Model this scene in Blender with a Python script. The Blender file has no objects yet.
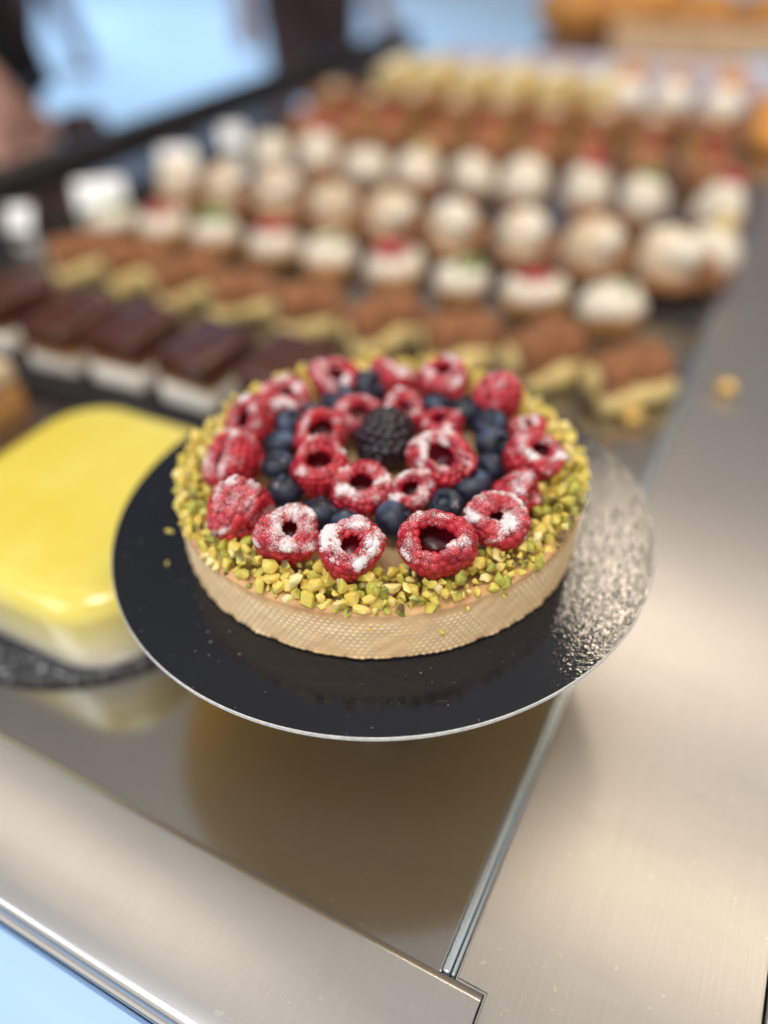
import bpy, bmesh, math, random
import numpy as np
from mathutils import Vector, Matrix, Euler

rnd = random.Random(7)
C = bpy.context.scene.collection
R = math.radians
TH = R(28.5)                     # heading of the counter
FLOOR = -0.055                   # display floor; z = 0 is the cake board's top
GROUND = -1.0
U = Vector((math.sin(TH), math.cos(TH), 0)); V = Vector((math.cos(TH), -math.sin(TH), 0))
def P(u, v, z=FLOOR):            # counter coordinates in cm -> world
    p = U * (u / 100) + V * (v / 100); p.z = z
    return p

# ------------------------------------------------------------------ objects
def setp(o, label=None, cat=None, group=None, kind=None):
    if label: o['label'] = label
    if cat: o['category'] = cat
    if group: o['group'] = group
    if kind: o['kind'] = kind
    return o
def link(name, me, m=None, parent=None, loc=None, rot=None):
    o = bpy.data.objects.new(name, me); C.objects.link(o)
    if m:
        for mm in (m if isinstance(m, (list, tuple)) else [m]):
            if mm.name not in [x.name for x in me.materials if x]: me.materials.append(mm)
    if parent: o.parent = parent
    if loc is not None: o.location = loc
    if rot is not None: o.rotation_euler = rot
    return o
def thing(name, label, cat, loc=(0, 0, 0), rz=0, group=None):
    o = bpy.data.objects.new(name, None); C.objects.link(o)
    o.empty_display_size = .01; o.location = loc; o.rotation_euler = (0, 0, rz)
    return setp(o, label, cat, group)
def copy_tree(o, parent=None):
    c = o.copy(); C.objects.link(c); c.parent = parent
    for ch in list(o.children): copy_tree(ch, c)
    return c
def mesh(name, v, f, smooth=True):
    me = bpy.data.meshes.new(name)
    me.from_pydata([tuple(map(float, x)) for x in v], [], f)
    if smooth: me.polygons.foreach_set('use_smooth', [True] * len(me.polygons))
    me.update(); return me
def attr(me, name, vals):
    a = me.attributes.new(name, 'FLOAT', 'POINT'); a.data.foreach_set('value', np.asarray(vals, dtype=np.float32).ravel())
def grid_faces(n, m, cap0=False, cap1=False):     # n around, m rows; vertex = row*n + col
    f = [(r*n+c, r*n+(c+1) % n, (r+1)*n+(c+1) % n, (r+1)*n+c) for r in range(m-1) for c in range(n)]
    if cap0: f.append(tuple(reversed(range(n))))
    if cap1: f.append(tuple((m-1)*n+c for c in range(n)))
    return f
def lathe(name, prof, n=48, wob=None, cap0=True, cap1=True, smooth=True):
    v = []
    for i, (r, z) in enumerate(prof):
        for k in range(n):
            a = 2*math.pi*k/n; rr = r * (wob(a, i) if wob else 1)
            v.append((rr*math.cos(a), rr*math.sin(a), z))
    return mesh(name, v, grid_faces(n, len(prof), cap0, cap1), smooth)
def rbox(name, sx, sy, sz, bev=.002, seg=3, z0=0, noise=0, sub=0, rng=rnd):      # base at z0, centred in xy
    bm = bmesh.new(); bmesh.ops.create_cube(bm, size=1)
    for q in bm.verts: q.co = Vector((q.co.x*sx, q.co.y*sy, (q.co.z+.5)*sz+z0))
    if bev: bmesh.ops.bevel(bm, geom=list(bm.edges), offset=bev, segments=seg, profile=.5, affect='EDGES')
    if sub: bmesh.ops.subdivide_edges(bm, edges=[e for e in bm.edges if e.calc_length() > .006], cuts=sub, use_grid_fill=True)
    if noise:
        for q in bm.verts: q.co += Vector((rng.gauss(0, noise), rng.gauss(0, noise), rng.gauss(0, noise)))
    me = bpy.data.meshes.new(name); bm.to_mesh(me); bm.free()
    me.polygons.foreach_set('use_smooth', [True]*len(me.polygons)); return me
def tube(name, pts, r, n=16, cap=True):
    pts = [Vector(p) for p in pts]; v = []
    for i, p in enumerate(pts):
        d = (pts[min(i+1, len(pts)-1)] - pts[max(i-1, 0)]).normalized()
        a = d.orthogonal().normalized() if i == 0 else (a - d*a.dot(d)).normalized()
        b = d.cross(a); rr = r[i] if isinstance(r, (list, tuple)) else r
        for k in range(n):
            t = 2*math.pi*k/n; v.append(p + (a*math.cos(t)+b*math.sin(t))*rr)
    return mesh(name, v, grid_faces(n, len(pts), cap, cap))
def waves(rng, k, fmin, fmax):                     # a smooth random field on numpy points
    ds = [(rng.normal(size=3), rng.uniform(fmin, fmax), rng.uniform(0, 6.28)) for _ in range(k)]
    def f(p):
        s = 0
        for d, w, ph in ds: s = s + np.sin(p @ (d/np.linalg.norm(d)) * w + ph)
        return s / math.sqrt(k) * 1.2
    return f

# ------------------------------------------------------------------ materials
def M(name):
    m = bpy.data.materials.new(name); m.use_nodes = True
    return m, m.node_tree.nodes, m.node_tree.links, m.node_tree.nodes['Principled BSDF']
def setb(b, **k):
    for n, v in k.items():
        b.inputs[n.replace('_', ' ')].default_value = v
def nn(N, t, **k):
    n = N.new(t)
    for a, v in k.items():
        if hasattr(n, a): setattr(n, a, v)
        else: n.inputs[a.replace('_', ' ')].default_value = v
    return n
def ramp(N, L, src, stops):
    r = N.new('ShaderNodeValToRGB'); e = r.color_ramp.elements
    while len(e) < len(stops): e.new(.5)
    for x, (p, c) in zip(e, stops):
        x.position = p; x.color = (*c, 1) if len(c) == 3 else c
    L.new(src, r.inputs[0]); return r.outputs[0]
def mixc(N, L, f, a, b, blend='MIX'):
    n = N.new('ShaderNodeMix'); n.data_type = 'RGBA'; n.blend_type = blend
    for s, x in ((n.inputs[0], f), (n.inputs[6], a), (n.inputs[7], b)):
        if hasattr(x, 'links'): L.new(x, s)
        elif isinstance(x, (int, float)): s.default_value = x
        else: s.default_value = (*x, 1)
    return n.outputs[2]
def math_(N, L, op, a, b=0., c=None, clamp=False):
    n = N.new('ShaderNodeMath'); n.operation = op; n.use_clamp = clamp
    for i, x in enumerate((a, b, c)):
        if x is None: continue
        if hasattr(x, 'links'): L.new(x, n.inputs[i])
        else: n.inputs[i].default_value = x
    return n.outputs[0]
def coords(N, L, scale=(1, 1, 1), out='Object'):
    t = N.new('ShaderNodeTexCoord'); mp = N.new('ShaderNodeMapping'); mp.inputs['Scale'].default_value = scale
    L.new(t.outputs[out], mp.inputs[0]); return mp.outputs[0]
def noise(N, L, co, scale, detail=4, rough=.55):
    n = N.new('ShaderNodeTexNoise'); n.inputs['Scale'].default_value = scale; n.inputs['Detail'].default_value = detail
    n.inputs['Roughness'].default_value = rough; L.new(co, n.inputs['Vector']); return n.outputs[0]
def bump(N, L, b, h, strength=.3, dist=.001):
    n = N.new('ShaderNodeBump'); n.inputs['Strength'].default_value = strength; n.inputs['Distance'].default_value = dist
    L.new(h, n.inputs['Height']); L.new(n.outputs[0], b.inputs['Normal']); return n
def simple(name, col, rough=.5, var=.25, scale=300, bmp=.15, dist=.0006, sss=0, spec=.5, **k):
    m, N, L, b = M(name); co = coords(N, L)
    n = noise(N, L, co, scale, 5)
    lo = tuple(c*(1-var) for c in col); hi = tuple(min(1, c*(1+var)) for c in col)
    L.new(ramp(N, L, n, [(.3, lo), (.7, hi)]), b.inputs['Base Color'])
    setb(b, Roughness=rough, Specular_IOR_Level=spec, **k)
    if sss: setb(b, Subsurface_Weight=sss, Subsurface_Scale=.003, Subsurface_Radius=(1, .6, .35))
    if bmp: bump(N, L, b, n, bmp, dist)
    return m
MAT = {}
def berry_mat(name, cols, sss, rough, radius=(1, .12, .08), sugar_thr=.5, sug=(.84, .83, .84), flesh=None):
    m, N, L, b = M(name)
    a = nn(N, 'ShaderNodeAttribute', attribute_name='tint'); s = nn(N, 'ShaderNodeAttribute', attribute_name='sugar')
    co = coords(N, L)
    fr = nn(N, 'ShaderNodeAttribute', attribute_name='frost')
    fine = noise(N, L, co, 1900, 4, .7); spk = noise(N, L, co, 3600, 2, .6)
    base = ramp(N, L, a.outputs['Fac'], [(0, cols[0]), (.5, cols[1]), (1, cols[2])])
    f = math_(N, L, 'ADD', s.outputs['Fac'], math_(N, L, 'MULTIPLY_ADD', fine, 2.0, -1.04))
    r0 = nn(N, 'ShaderNodeMapRange'); L.new(f, r0.inputs[0]); r0.inputs[1].default_value = sugar_thr-.06; r0.inputs[2].default_value = sugar_thr+.26; r0.inputs[4].default_value = .84
    fk = math_(N, L, 'MULTIPLY_ADD', spk, 1.5, math_(N, L, 'SUBTRACT', fr.outputs['Fac'], 1.22))
    r1 = nn(N, 'ShaderNodeMapRange'); L.new(fk, r1.inputs[0]); r1.inputs[1].default_value = 0; r1.inputs[2].default_value = .22; r1.inputs[4].default_value = .8
    r = N.new('ShaderNodeMath'); r.operation = 'MAXIMUM'; L.new(r0.outputs[0], r.inputs[0]); L.new(r1.outputs[0], r.inputs[1])
    L.new(mixc(N, L, r.outputs[0], base, sug), b.inputs['Base Color'])
    setb(b, Subsurface_Weight=sss, Subsurface_Radius=radius, Subsurface_Scale=.0022, Specular_IOR_Level=.5)
    L.new(math_(N, L, 'MULTIPLY_ADD', r.outputs[0], .9-rough, rough), b.inputs['Roughness'])
    bump(N, L, b, math_(N, L, 'MULTIPLY_ADD', r.outputs[0], .6, math_(N, L, 'MULTIPLY', fine, .35)), .45, .0004)
    return m
MAT['rasp'] = berry_mat('raspberry_flesh', [(.12, .003, .009), (.36, .008, .022), (.58, .032, .048)], .4, .26)
MAT['black'] = berry_mat('blackberry_flesh', [(.006, .003, .006), (.012, .006, .012), (.03, .008, .014)], .0, .22, sugar_thr=.62)
MAT['blue'] = berry_mat('blueberry_skin', [(.006, .008, .018), (.018, .027, .055), (.06, .10, .18)], .0, .42, sugar_thr=.68)

def nut_mat():
    m, N, L, b = M('pistachio_nut')
    a = nn(N, 'ShaderNodeAttribute', attribute_name='tint'); oi = N.new('ShaderNodeObjectInfo')
    co = coords(N, L); n = noise(N, L, co, 700, 4)
    x = math_(N, L, 'ADD', a.outputs['Fac'], math_(N, L, 'MULTIPLY_ADD', oi.outputs['Random'], .5, -.27))
    x = math_(N, L, 'ADD', x, math_(N, L, 'MULTIPLY_ADD', n, .4, -.2))
    L.new(ramp(N, L, x, [(.0, (.16, .09, .035)), (.10, (.25, .25, .05)), (.3, (.46, .43, .07)), (.55, (.70, .54, .11)), (.8, (.80, .59, .14)), (1, (.86, .74, .36))]), b.inputs['Base Color'])
    setb(b, Roughness=.38, Subsurface_Weight=.12, Subsurface_Radius=(1, .8, .3), Subsurface_Scale=.001)
    bump(N, L, b, n, .25, .0004); return m
MAT['nut'] = nut_mat()

def crust_mat():
    m, N, L, b = M('baked_shortcrust')
    a = nn(N, 'ShaderNodeAttribute', attribute_name='toast'); d = nn(N, 'ShaderNodeAttribute', attribute_name='dot')
    co = coords(N, L); n = noise(N, L, co, 260, 6, .65); n2 = noise(N, L, co, 2400, 3)
    t = math_(N, L, 'ADD', a.outputs['Fac'], math_(N, L, 'MULTIPLY_ADD', n, .7, -.35))
    c = ramp(N, L, t, [(0, (.88, .62, .34)), (.4, (.77, .48, .23)), (.75, (.54, .28, .14)), (1, (.27, .115, .045))])
    c = mixc(N, L, math_(N, L, 'MULTIPLY', d.outputs['Fac'], .7), c, (.98, .90, .66))
    L.new(c, b.inputs['Base Color']); setb(b, Roughness=.85, Specular_IOR_Level=.2, Subsurface_Weight=.12, Subsurface_Radius=(1, .6, .3), Subsurface_Scale=.0012)
    bump(N, L, b, math_(N, L, 'MULTIPLY_ADD', n2, .5, n), .35, .0005); return m
MAT['crust'] = crust_mat()

def cream_mat():
    m, N, L, b = M('pastry_cream'); co = coords(N, L)
    n = noise(N, L, co, 75, 4); n2 = noise(N, L, co, 500, 3)
    c = mixc(N, L, ramp(N, L, n, [(.56, (0, 0, 0)), (.7, (.75, .75, .75))]), (.60, .40, .21), (.42, .06, .05))
    L.new(c, b.inputs['Base Color']); setb(b, Roughness=.3, Subsurface_Weight=.2, Subsurface_Scale=.003, Subsurface_Radius=(1, .6, .3))
    bump(N, L, b, n2, .3, .001); return m
MAT['cream'] = cream_mat()

def board_mat():
    m, N, L, b = M('black_foil_card'); co = coords(N, L)
    ca = coords(N, L, (1250, 2100, 900)); cb = coords(N, L, (520, 900, 500))
    n = noise(N, L, ca, 1, 1, .5); n2 = noise(N, L, cb, 1, 1, .5); flake = noise(N, L, coords(N, L, (1100, 1900, 900)), 1, 3, .65); big = noise(N, L, co, 38, 3)
    h = math_(N, L, 'MULTIPLY_ADD', n2, .7, math_(N, L, 'MULTIPLY', n, .6))
    spk = noise(N, L, co, 900, 1, .4); cl = noise(N, L, co, 60, 3)
    dust = math_(N, L, 'MULTIPLY', ramp(N, L, spk, [(.735, (0, 0, 0)), (.76, (1, 1, 1))]), ramp(N, L, cl, [(.45, (0, 0, 0)), (.7, (1, 1, 1))]))
    scr = noise(N, L, coords(N, L, (60, 900, 100)), 1, 2)
    sc = math_(N, L, 'MULTIPLY', ramp(N, L, scr, [(.72, (0, 0, 0)), (.76, (1, 1, 1))]), .12)
    f = math_(N, L, 'ADD', math_(N, L, 'MULTIPLY', dust, .55), sc, clamp=True)
    L.new(mixc(N, L, f, (.008, .0095, .014), (.5, .5, .47)), b.inputs['Base Color'])
    sp = N.new('ShaderNodeSeparateXYZ'); L.new(co, sp.inputs[0])       # card crinkled on one side; specular mask puts the glints there
    glint_side = nn(N, 'ShaderNodeMapRange'); L.new(math_(N, L, 'ADD', math_(N, L, 'MULTIPLY_ADD', sp.outputs[1], .35, sp.outputs[0]), math_(N, L, 'MULTIPLY_ADD', cl, .03, -.015)), glint_side.inputs[0]); glint_side.inputs[1].default_value = .012; glint_side.inputs[2].default_value = .038
    fl = ramp(N, L, flake, [(.38, (.22, .22, .22)), (.64, (1, 1, 1))])
    L.new(mixc(N, L, glint_side.outputs[0], (.5, .5, .5), fl), b.inputs['Specular IOR Level'])
    h = math_(N, L, 'MULTIPLY', h, math_(N, L, 'MULTIPLY_ADD', glint_side.outputs[0], .82, .18))
    L.new(math_(N, L, 'MULTIPLY_ADD', big, .06, math_(N, L, 'MULTIPLY_ADD', dust, .3, .04)), b.inputs['Roughness'])
    bump(N, L, b, h, .40, .00030); return m
MAT['board'] = board_mat()

def steel(name, base, rough, aniso, metal=1., grain=.05, gs=(4, 900, 4), streak=.12, diff=None):
    m, N, L, b = M(name)
    co = coords(N, L, gs); n = noise(N, L, co, 1, 3, .6); big = noise(N, L, coords(N, L), 14, 3)
    spot = noise(N, L, coords(N, L), 520, 1); smear = noise(N, L, coords(N, L, (22, 70, 20)), 1, 5, .6)
    dirt = ramp(N, L, spot, [(.74, (0, 0, 0)), (.78, (1, 1, 1))])
    c = mixc(N, L, big, tuple(x*.9 for x in base), tuple(min(1, x*1.08) for x in base))
    c = mixc(N, L, ramp(N, L, n, [(.35, (.5, .5, .5)), (.65, (0, 0, 0))]), c, tuple(x*.88 for x in base))
    c = mixc(N, L, ramp(N, L, smear, [(.52, (0, 0, 0)), (.68, (.35, .35, .35))]), c, tuple(x*.82 for x in base))
    c = mixc(N, L, math_(N, L, 'MULTIPLY', dirt, .5), c, (.80, .74, .64))
    L.new(c, b.inputs['Base Color'])
    setb(b, Metallic=metal, Anisotropic=aniso)
    setb(b, Roughness=rough)
    vt = nn(N, 'ShaderNodeVectorTransform', vector_type='VECTOR', convert_from='OBJECT', convert_to='WORLD'); vt.inputs[0].default_value = (1, 0, 0); L.new(vt.outputs[0], b.inputs['Tangent'])
    bump(N, L, b, n, grain, .0006); return m
MAT['deck'] = steel('brushed_steel', (.56, .545, .53), .43, .85, .88, .06, (1900, 40, 8), .10)
MAT['ledge'] = steel('brushed_steel_ledge', (.60, .59, .585), .28, .8, .9, .06, (1900, 40, 8), .08)
MAT['well'] = steel('polished_steel', (.41, .395, .37), .15, 0, .94, .03, (1500, 30, 9), .14)
MAT['nose'] = steel('polished_edge_steel', (.62, .62, .62), .12, 0, 1, .01)

MAT['strip'] = steel('bluish_edge_steel', (.62, .70, .76), .22, 0, .8, .02)
def glassy(name, col, rough=.05, tr=1.):
    m, N, L, b = M(name); setb(b, Base_Color=(*col, 1), Roughness=rough, Transmission_Weight=tr, IOR=1.48)
    bump(N, L, b, noise(N, L, coords(N, L), 60, 2), .03, .0005); return m
MAT['glass'] = glassy('edge_glass', (.80, .93, 1.))
MAT['acrylic'] = glassy('clear_acrylic', (.97, .98, .97))
MAT['panel'] = simple('pale_blue_panel', (.36, .55, .90), .25, .06, 6, .02)
MAT['cutcard'] = simple('grey_card_edge', (.62, .61, .58), .6, .2, 900, .3)
def gold():
    m, N, L, b = M('gold_card_underside'); n = noise(N, L, coords(N, L), 500, 3)
    L.new(ramp(N, L, n, [(.3, (.74, .50, .20)), (.7, (.82, .58, .26))]), b.inputs['Base Color']); setb(b, Metallic=.15, Roughness=.6)
    bump(N, L, b, n, .2, .0004); return m
MAT['gold'] = gold()
MAT['choc'] = simple('dark_chocolate_glaze', (.07, .022, .014), .26, .25, 200, .12)
MAT['white'] = simple('white_cream', (.86, .82, .74), .4, .06, 250, .3, .001, sss=.15)
MAT['whip'] = simple('whipped_cream_surface', (.72, .64, .52), .4, .12, 200, .3, .001)
MAT['beige'] = simple('beige_cream', (.63, .48, .32), .5, .25, 250, .3, .001)
MAT['custard'] = simple('pale_yellow_custard', (.66, .50, .20), .5, .18, 250, .3, .001)
MAT['sponge'] = simple('baked_sponge', (.46, .22, .07), .7, .3, 350, .5, .001)
MAT['cocoa'] = simple('cocoa_dusted_sponge', (.24, .095, .036), .8, .5, 120, .5, .001)
MAT['brown'] = simple('brown_choux', (.33, .15, .06), .65, .35, 220, .5, .001)
MAT['redjam'] = simple('red_fruit', (.36, .02, .03), .3, .4, 300, .4, .001)
MAT['green'] = simple('green_fruit', (.14, .24, .06), .35, .4, 300, .4, .001)
MAT['orange'] = simple('orange_glaze', (.62, .27, .05), .35, .3, 200, .3, .001)
MAT['bread'] = simple('golden_bread_crust', (.55, .25, .06), .55, .4, 60, .5, .004)
MAT['darkbread'] = simple('dark_bread_crust', (.30, .12, .04), .6, .4, 60, .5, .004)
MAT['wood'] = simple('pale_wood', (.62, .42, .26), .55, .2, 30, .1)
MAT['darkwood'] = simple('dark_wood', (.16, .085, .05), .5, .3, 30, .1)
MAT['blackmetal'] = simple('black_metal', (.006, .006, .007), .35, .3, 200, .1)
MAT['blacktray'] = simple('black_tray', (.012, .012, .014), .4, .3, 300, .2)
MAT['cardwhite'] = simple('white_card', (.88, .88, .87), .3, .02, 100, .02)
MAT['paleblue'] = simple('pale_blue_card', (.30, .55, .85), .5, .05, 100, .05)
MAT['lavender'] = simple('pale_lavender_paper', (.55, .50, .58), .6, .12, 60, .1)
MAT['goldfoil'] = simple('gold_foil', (.85, .55, .18), .3, .1, 300, .3, Metallic=.6)
MAT['pavement'] = simple('pale_pavement', (.40, .57, .76), .8, .12, 1.2, .1)
MAT['navy'] = simple('dark_navy_cloth', (.007, .008, .012), .85, .3, 300, .2)
MAT['plum'] = simple('plum_brown_cloth', (.055, .03, .032), .85, .3, 300, .2)
MAT['bluecloth'] = simple('blue_cloth', (.08, .20, .65), .8, .2, 300, .2)
MAT['skin'] = simple('skin', (.34, .19, .155), .5, .1, 200, .1)
MAT['hair'] = simple('dark_hair', (.02, .012, .008), .5, .3, 400, .3)
def yellow_mat():
    m, N, L, b = M('yellow_glaze'); co = coords(N, L); n = noise(N, L, co, 25, 3); n2 = noise(N, L, co, 110, 4)
    sp = N.new('ShaderNodeSeparateXYZ'); L.new(co, sp.inputs[0])
    y = ramp(N, L, n, [(.35, (.72, .57, .07)), (.65, (.76, .64, .13))])
    z = math_(N, L, 'ADD', math_(N, L, 'MULTIPLY', sp.outputs[2], 40.), math_(N, L, 'MULTIPLY_ADD', n2, .5, -.25))   # the glaze thins down the side
    f = nn(N, 'ShaderNodeMapRange'); L.new(z, f.inputs[0]); f.inputs[1].default_value = .10; f.inputs[2].default_value = 1.10
    L.new(mixc(N, L, f.outputs[0], (.84, .80, .66), y), b.inputs['Base Color'])
    setb(b, Roughness=.14, Subsurface_Weight=.15, Subsurface_Scale=.004, Subsurface_Radius=(1, .7, .2), Coat_Weight=.4, Coat_Roughness=.05); bump(N, L, b, math_(N, L, 'ADD', n, n2), .12, .002); return m
MAT['yellow'] = yellow_mat()
def sugartray():
    m, N, L, b = M('sugar_dusted_black_card'); co = coords(N, L)
    n = noise(N, L, co, 420, 3, .7); L.new(ramp(N, L, n, [(.56, (.010, .010, .012)), (.68, (.42, .42, .44))]), b.inputs['Base Color'])
    setb(b, Roughness=.4); bump(N, L, b, n, .4, .001); return m
MAT['sugartray'] = sugartray()

# ------------------------------------------------------------------ setting
gm = mesh('pavement', [(-60, -60, GROUND), (60, -60, GROUND), (60, 60, GROUND), (-60, 60, GROUND)], [(0, 1, 2, 3)])
setp(link('pavement', gm, MAT['pavement']), kind='structure')

ctr = thing('display_counter', 'long stainless steel pastry counter with a rounded front edge, under everything on display', 'counter', (0, 0, FLOOR), -TH)
def slab(name, x0, x1, y0, y1, z0, z1, m, bev=.0006, parent=ctr):        # cm in counter axes (x = v, y = u), z in m from floor
    me = rbox(name, (x1-x0)/100, (y1-y0)/100, z1-z0, bev, 2, z0)
    me.set_sharp_from_angle(angle=R(20))
    o = link(name, me, m, parent, ((x0+x1)/200, (y0+y1)/200, 0)); return o
slab('display_floor', -52, 6.21, -9.6, 99, -.02, 0, MAT['well'])
slab('steel_trim', 6.24, 6.42, -9.2, 99, -.004, .0018, MAT['strip'], .0005)
slab('steel_trim', 6.44, 6.55, -9.2, 99, -.006, .0016, MAT['strip'], .0007)
dp = [(6.58, -9.2), (7.33, -9.2), (7.33, -40), (13.2, -40), (13.2, 140), (6.58, 140)]
bm = bmesh.new(); bot = [bm.verts.new((x/100, y/100, -.006)) for x, y in dp]; bm.faces.new(bot)
ex = bmesh.ops.extrude_face_region(bm, geom=list(bm.faces)); bmesh.ops.translate(bm, verts=[q for q in ex['geom'] if isinstance(q, bmesh.types.BMVert)], vec=(0, 0, .007))
bmesh.ops.recalc_face_normals(bm, faces=bm.faces); bmesh.ops.bevel(bm, geom=[e for e in bm.edges if all(q.co.z > 0 for q in e.verts)], offset=.0006, segments=2, affect='EDGES')
dm = bpy.data.meshes.new('deck_panel'); bm.to_mesh(dm); bm.free(); link('deck_panel', dm, MAT['deck'], ctr)
slab('deck_edge', 13.24, 13.7, -40, 140, -.03, .0028, MAT['nose'], .0012)
# ledge : flat sheet whose front rolls over into a bullnose
prof = [(-9.3, .0002), (-9.3, .0030), (-9.42, .0036)]
for k in range(8): prof.append((-9.5-3.3*k/7, .0036-.0004*(k/7)**2))
for k in range(1, 9):
    a = math.pi/2*k/8; prof.append((-12.8-.25*math.sin(a), .0032-.0030*(1-math.cos(a))))
prof += [(-13.05, -.0035), (-12.95, -.0052), (-12.7, -.0056), (-12.7, -.0082), (-9.7, -.0082)]
vv = []
for x in (-60, 7.3):
    for (y, z) in prof: vv.append((x/100, y/100, z))
n = len(prof); ff = [(i, (i+1) % n, n+(i+1) % n, n+i) for i in range(n)] + [tuple(range(n)), tuple(range(2*n-1, n-1, -1))]
lm = mesh('front_ledge', vv, ff)
bm = bmesh.new(); bm.from_mesh(lm); bmesh.ops.recalc_face_normals(bm, faces=bm.faces); bm.to_mesh(lm); bm.free()
lm.set_sharp_from_angle(angle=R(50))
link('front_ledge', lm, MAT['ledge'], ctr)
tb = tube('edge_tube', [(-.60, -.1305, -.0030), (.0728, -.1305, -.0030)], .0012, 20); link('edge_tube', tb, MAT['nose'], ctr)
tb = tube('dark_gasket', [(-.60, -.1305, -.0056), (.0728, -.1305, -.0056)], .0013, 12); link('dark_gasket', tb, MAT['blackmetal'], ctr)  # dark line along the underside of the ledge front
# sloping pale panel below the ledge
vv = []
for x in (-.60, .10):
    for (y, z) in [(-.1275, -.0095), (-.1325, -.0075), (-.30, -.10), (-.34, -.90), (-.33, -.90), (-.128, -.020)]: vv.append((x, y, z))
n = 6; pm = mesh('front_panel', vv, [(i, (i+1) % n, n+(i+1) % n, n+i) for i in range(n)] + [tuple(range(n)), tuple(range(2*n-1, n-1, -1))], False)
bm = bmesh.new(); bm.from_mesh(pm); bmesh.ops.recalc_face_normals(bm, faces=bm.faces); bm.to_mesh(pm); bm.free()
link('front_panel', pm, MAT['panel'], ctr)
slab('side_panel', -53, -52.2, -9.6, 99, -.9, 0, MAT['blackmetal'])
slab('back_panel', -52, 13, 99.2, 100, -.9, .004, MAT['well'])
slab('cabinet', -51.8, 12.6, -9.5, 99, -.92, -.024, MAT['blackmetal'], .002)
rl = link('guard_rail', rbox('guard_rail', .026, 1.0, .026, .006, 3), MAT['blackmetal'], None, P(48, -46.5, FLOOR+.012), (0, 0, -TH))
setp(rl, 'black metal rail along the far left side of the pastry display', 'rail')
for k in range(5):
    po = link('post', lathe('post', [(.006, 0), (.006, .0125)], 12), MAT['blackmetal'], rl, (0, -.46+.23*k, -.0122))

# ------------------------------------------------------------------ riser, board
riser = thing('acrylic_riser', 'clear acrylic riser hidden under the black cake board', 'riser', P(1.3, .4), 0)
riser.location = (0, .006, FLOOR)
link('tube_wall', lathe('tube_wall', [(.020, .0002), (.020, .0513), (.0175, .0513), (.0175, .0002), (.020, .0002)], 64, cap0=False, cap1=False), MAT['acrylic'], riser)
link('top_plate', lathe('top_plate', [(.021, .0515), (.021, .0533), (.0, .0533)], 64, cap0=True, cap1=False), MAT['acrylic'], riser)

RB = .081; TB = .0014
N_ = 256; rngb = np.random.default_rng(5)
wv = waves(rngb, 5, 20, 60)
rows = []
for r in np.linspace(.0004, RB-.0002, 26): rows.append((r, 0., 0))
v = []; wob = lambda a: 1+.0012*math.sin(3*a+1)+.0008*math.sin(7*a)
for (r, z, _) in rows:
    for k in range(N_):
        a = 2*math.pi*k/N_; x, y = r*wob(a)*math.cos(a), r*wob(a)*math.sin(a)
        zz = .00004*float(wv(np.array([x, y, 0])))*min(1, max(0, (r-.055)/.02)) 
        v.append((x, y, zz))
nb = len(rows)
top = list(v[(nb-1)*N_:])
for dr, dz in ((.0002, -.0002), (.0002, -TB+.0002), (-.0003, -TB)):
    for k in range(N_):
        a = 2*math.pi*k/N_; r = (RB-.0002+dr)*wob(a); v.append((r*math.cos(a), r*math.sin(a), top[k][2]+dz))
bme = mesh('cake_board', v, grid_faces(N_, nb+3, True, True))
for m in ('board', 'cutcard', 'gold'): bme.materials.append(MAT[m])
for p in bme.polygons:
    ring = min(p.vertices)//N_ if len(p.vertices) == 4 else (0 if p.index == len(bme.polygons)-2 else 99)
    p.material_index = 0 if ring < nb-1 else (1 if ring < nb+1 else 2)
bme.set_sharp_from_angle(angle=R(25)); cb_ = link('cake_board', bme); setp(cb_, 'round shiny black card cake board with pale cut edge, under the berry tart', 'cake board')

# ------------------------------------------------------------------ tart
tart = thing('berry_tart', 'round shortcrust tart with dotted golden side, filled with cream under berries and pistachios', 'tart', (0, 0, .0003))
RC = .0586; HC = .0172
nd = 216; per = 8; n = nd*per; mrows = 78
zs = np.linspace(.0004, HC, mrows); th = np.arange(n)/n*2*np.pi
Z, T = np.meshgrid(zs, th, indexing='ij')
rp = .00136
rowi = np.floor(Z/rp); ph = T*nd/(2*np.pi) + .5*(rowi % 2)
dx = (ph-np.floor(ph)-.5)*(2*np.pi*RC/nd); dz = Z-(rowi+.5)*rp
d = np.sqrt(dx**2+dz**2); dot = np.clip(1.25-1.25*(d/.00058)**2, 0, 1)
pts = np.stack([RC*np.cos(T), RC*np.sin(T), Z], -1).reshape(-1, 3)
g = np.random.default_rng(3); w1 = waves(g, 6, 80, 260)(pts).reshape(Z.shape); w2 = waves(g, 8, 900, 2500)(pts).reshape(Z.shape); w3 = waves(g, 6, 250, 600)(pts).reshape(Z.shape)
fade = np.clip((HC-.0022+.0006*w1-Z)/.0015, 0, 1)*np.clip(.72+.42*w3, .12, 1)
rad = RC + .00015*dot*fade + .00012*w1 + .00005*w2 + .0004*(Z/HC)
rad += np.where(Z < .0010, .00022*(1+.9*w2)*np.clip(1-Z/.0010, 0, 1), 0)
rad -= .0012*np.clip((Z-(HC-.0012))/.0012, 0, 1)**2
Zd = Z + .00035*w1*(Z/HC)**2
vo = np.stack([rad*np.cos(T), rad*np.sin(T), Zd], -1).reshape(-1, 3)
toast = np.clip((Z-(HC-.0052))/.0042, 0, 1)*.62 + np.clip((.0022-Z)/.0022, 0, 1)*.5 + .06*w1 + .04*w3
dotv = dot*fade
vi = []; ti = []
for (r, z) in [(RC-.0024, HC), (RC-.0036, HC-.0006), (RC-.004, HC-.003), (RC-.004, .004)]:
    vi.append(np.stack([r*np.cos(th), r*np.sin(th), np.full(n, z)+.0003*np.sin(9*th)*(z > HC-.002)], -1)); ti.append(np.full(n, .6))
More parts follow.
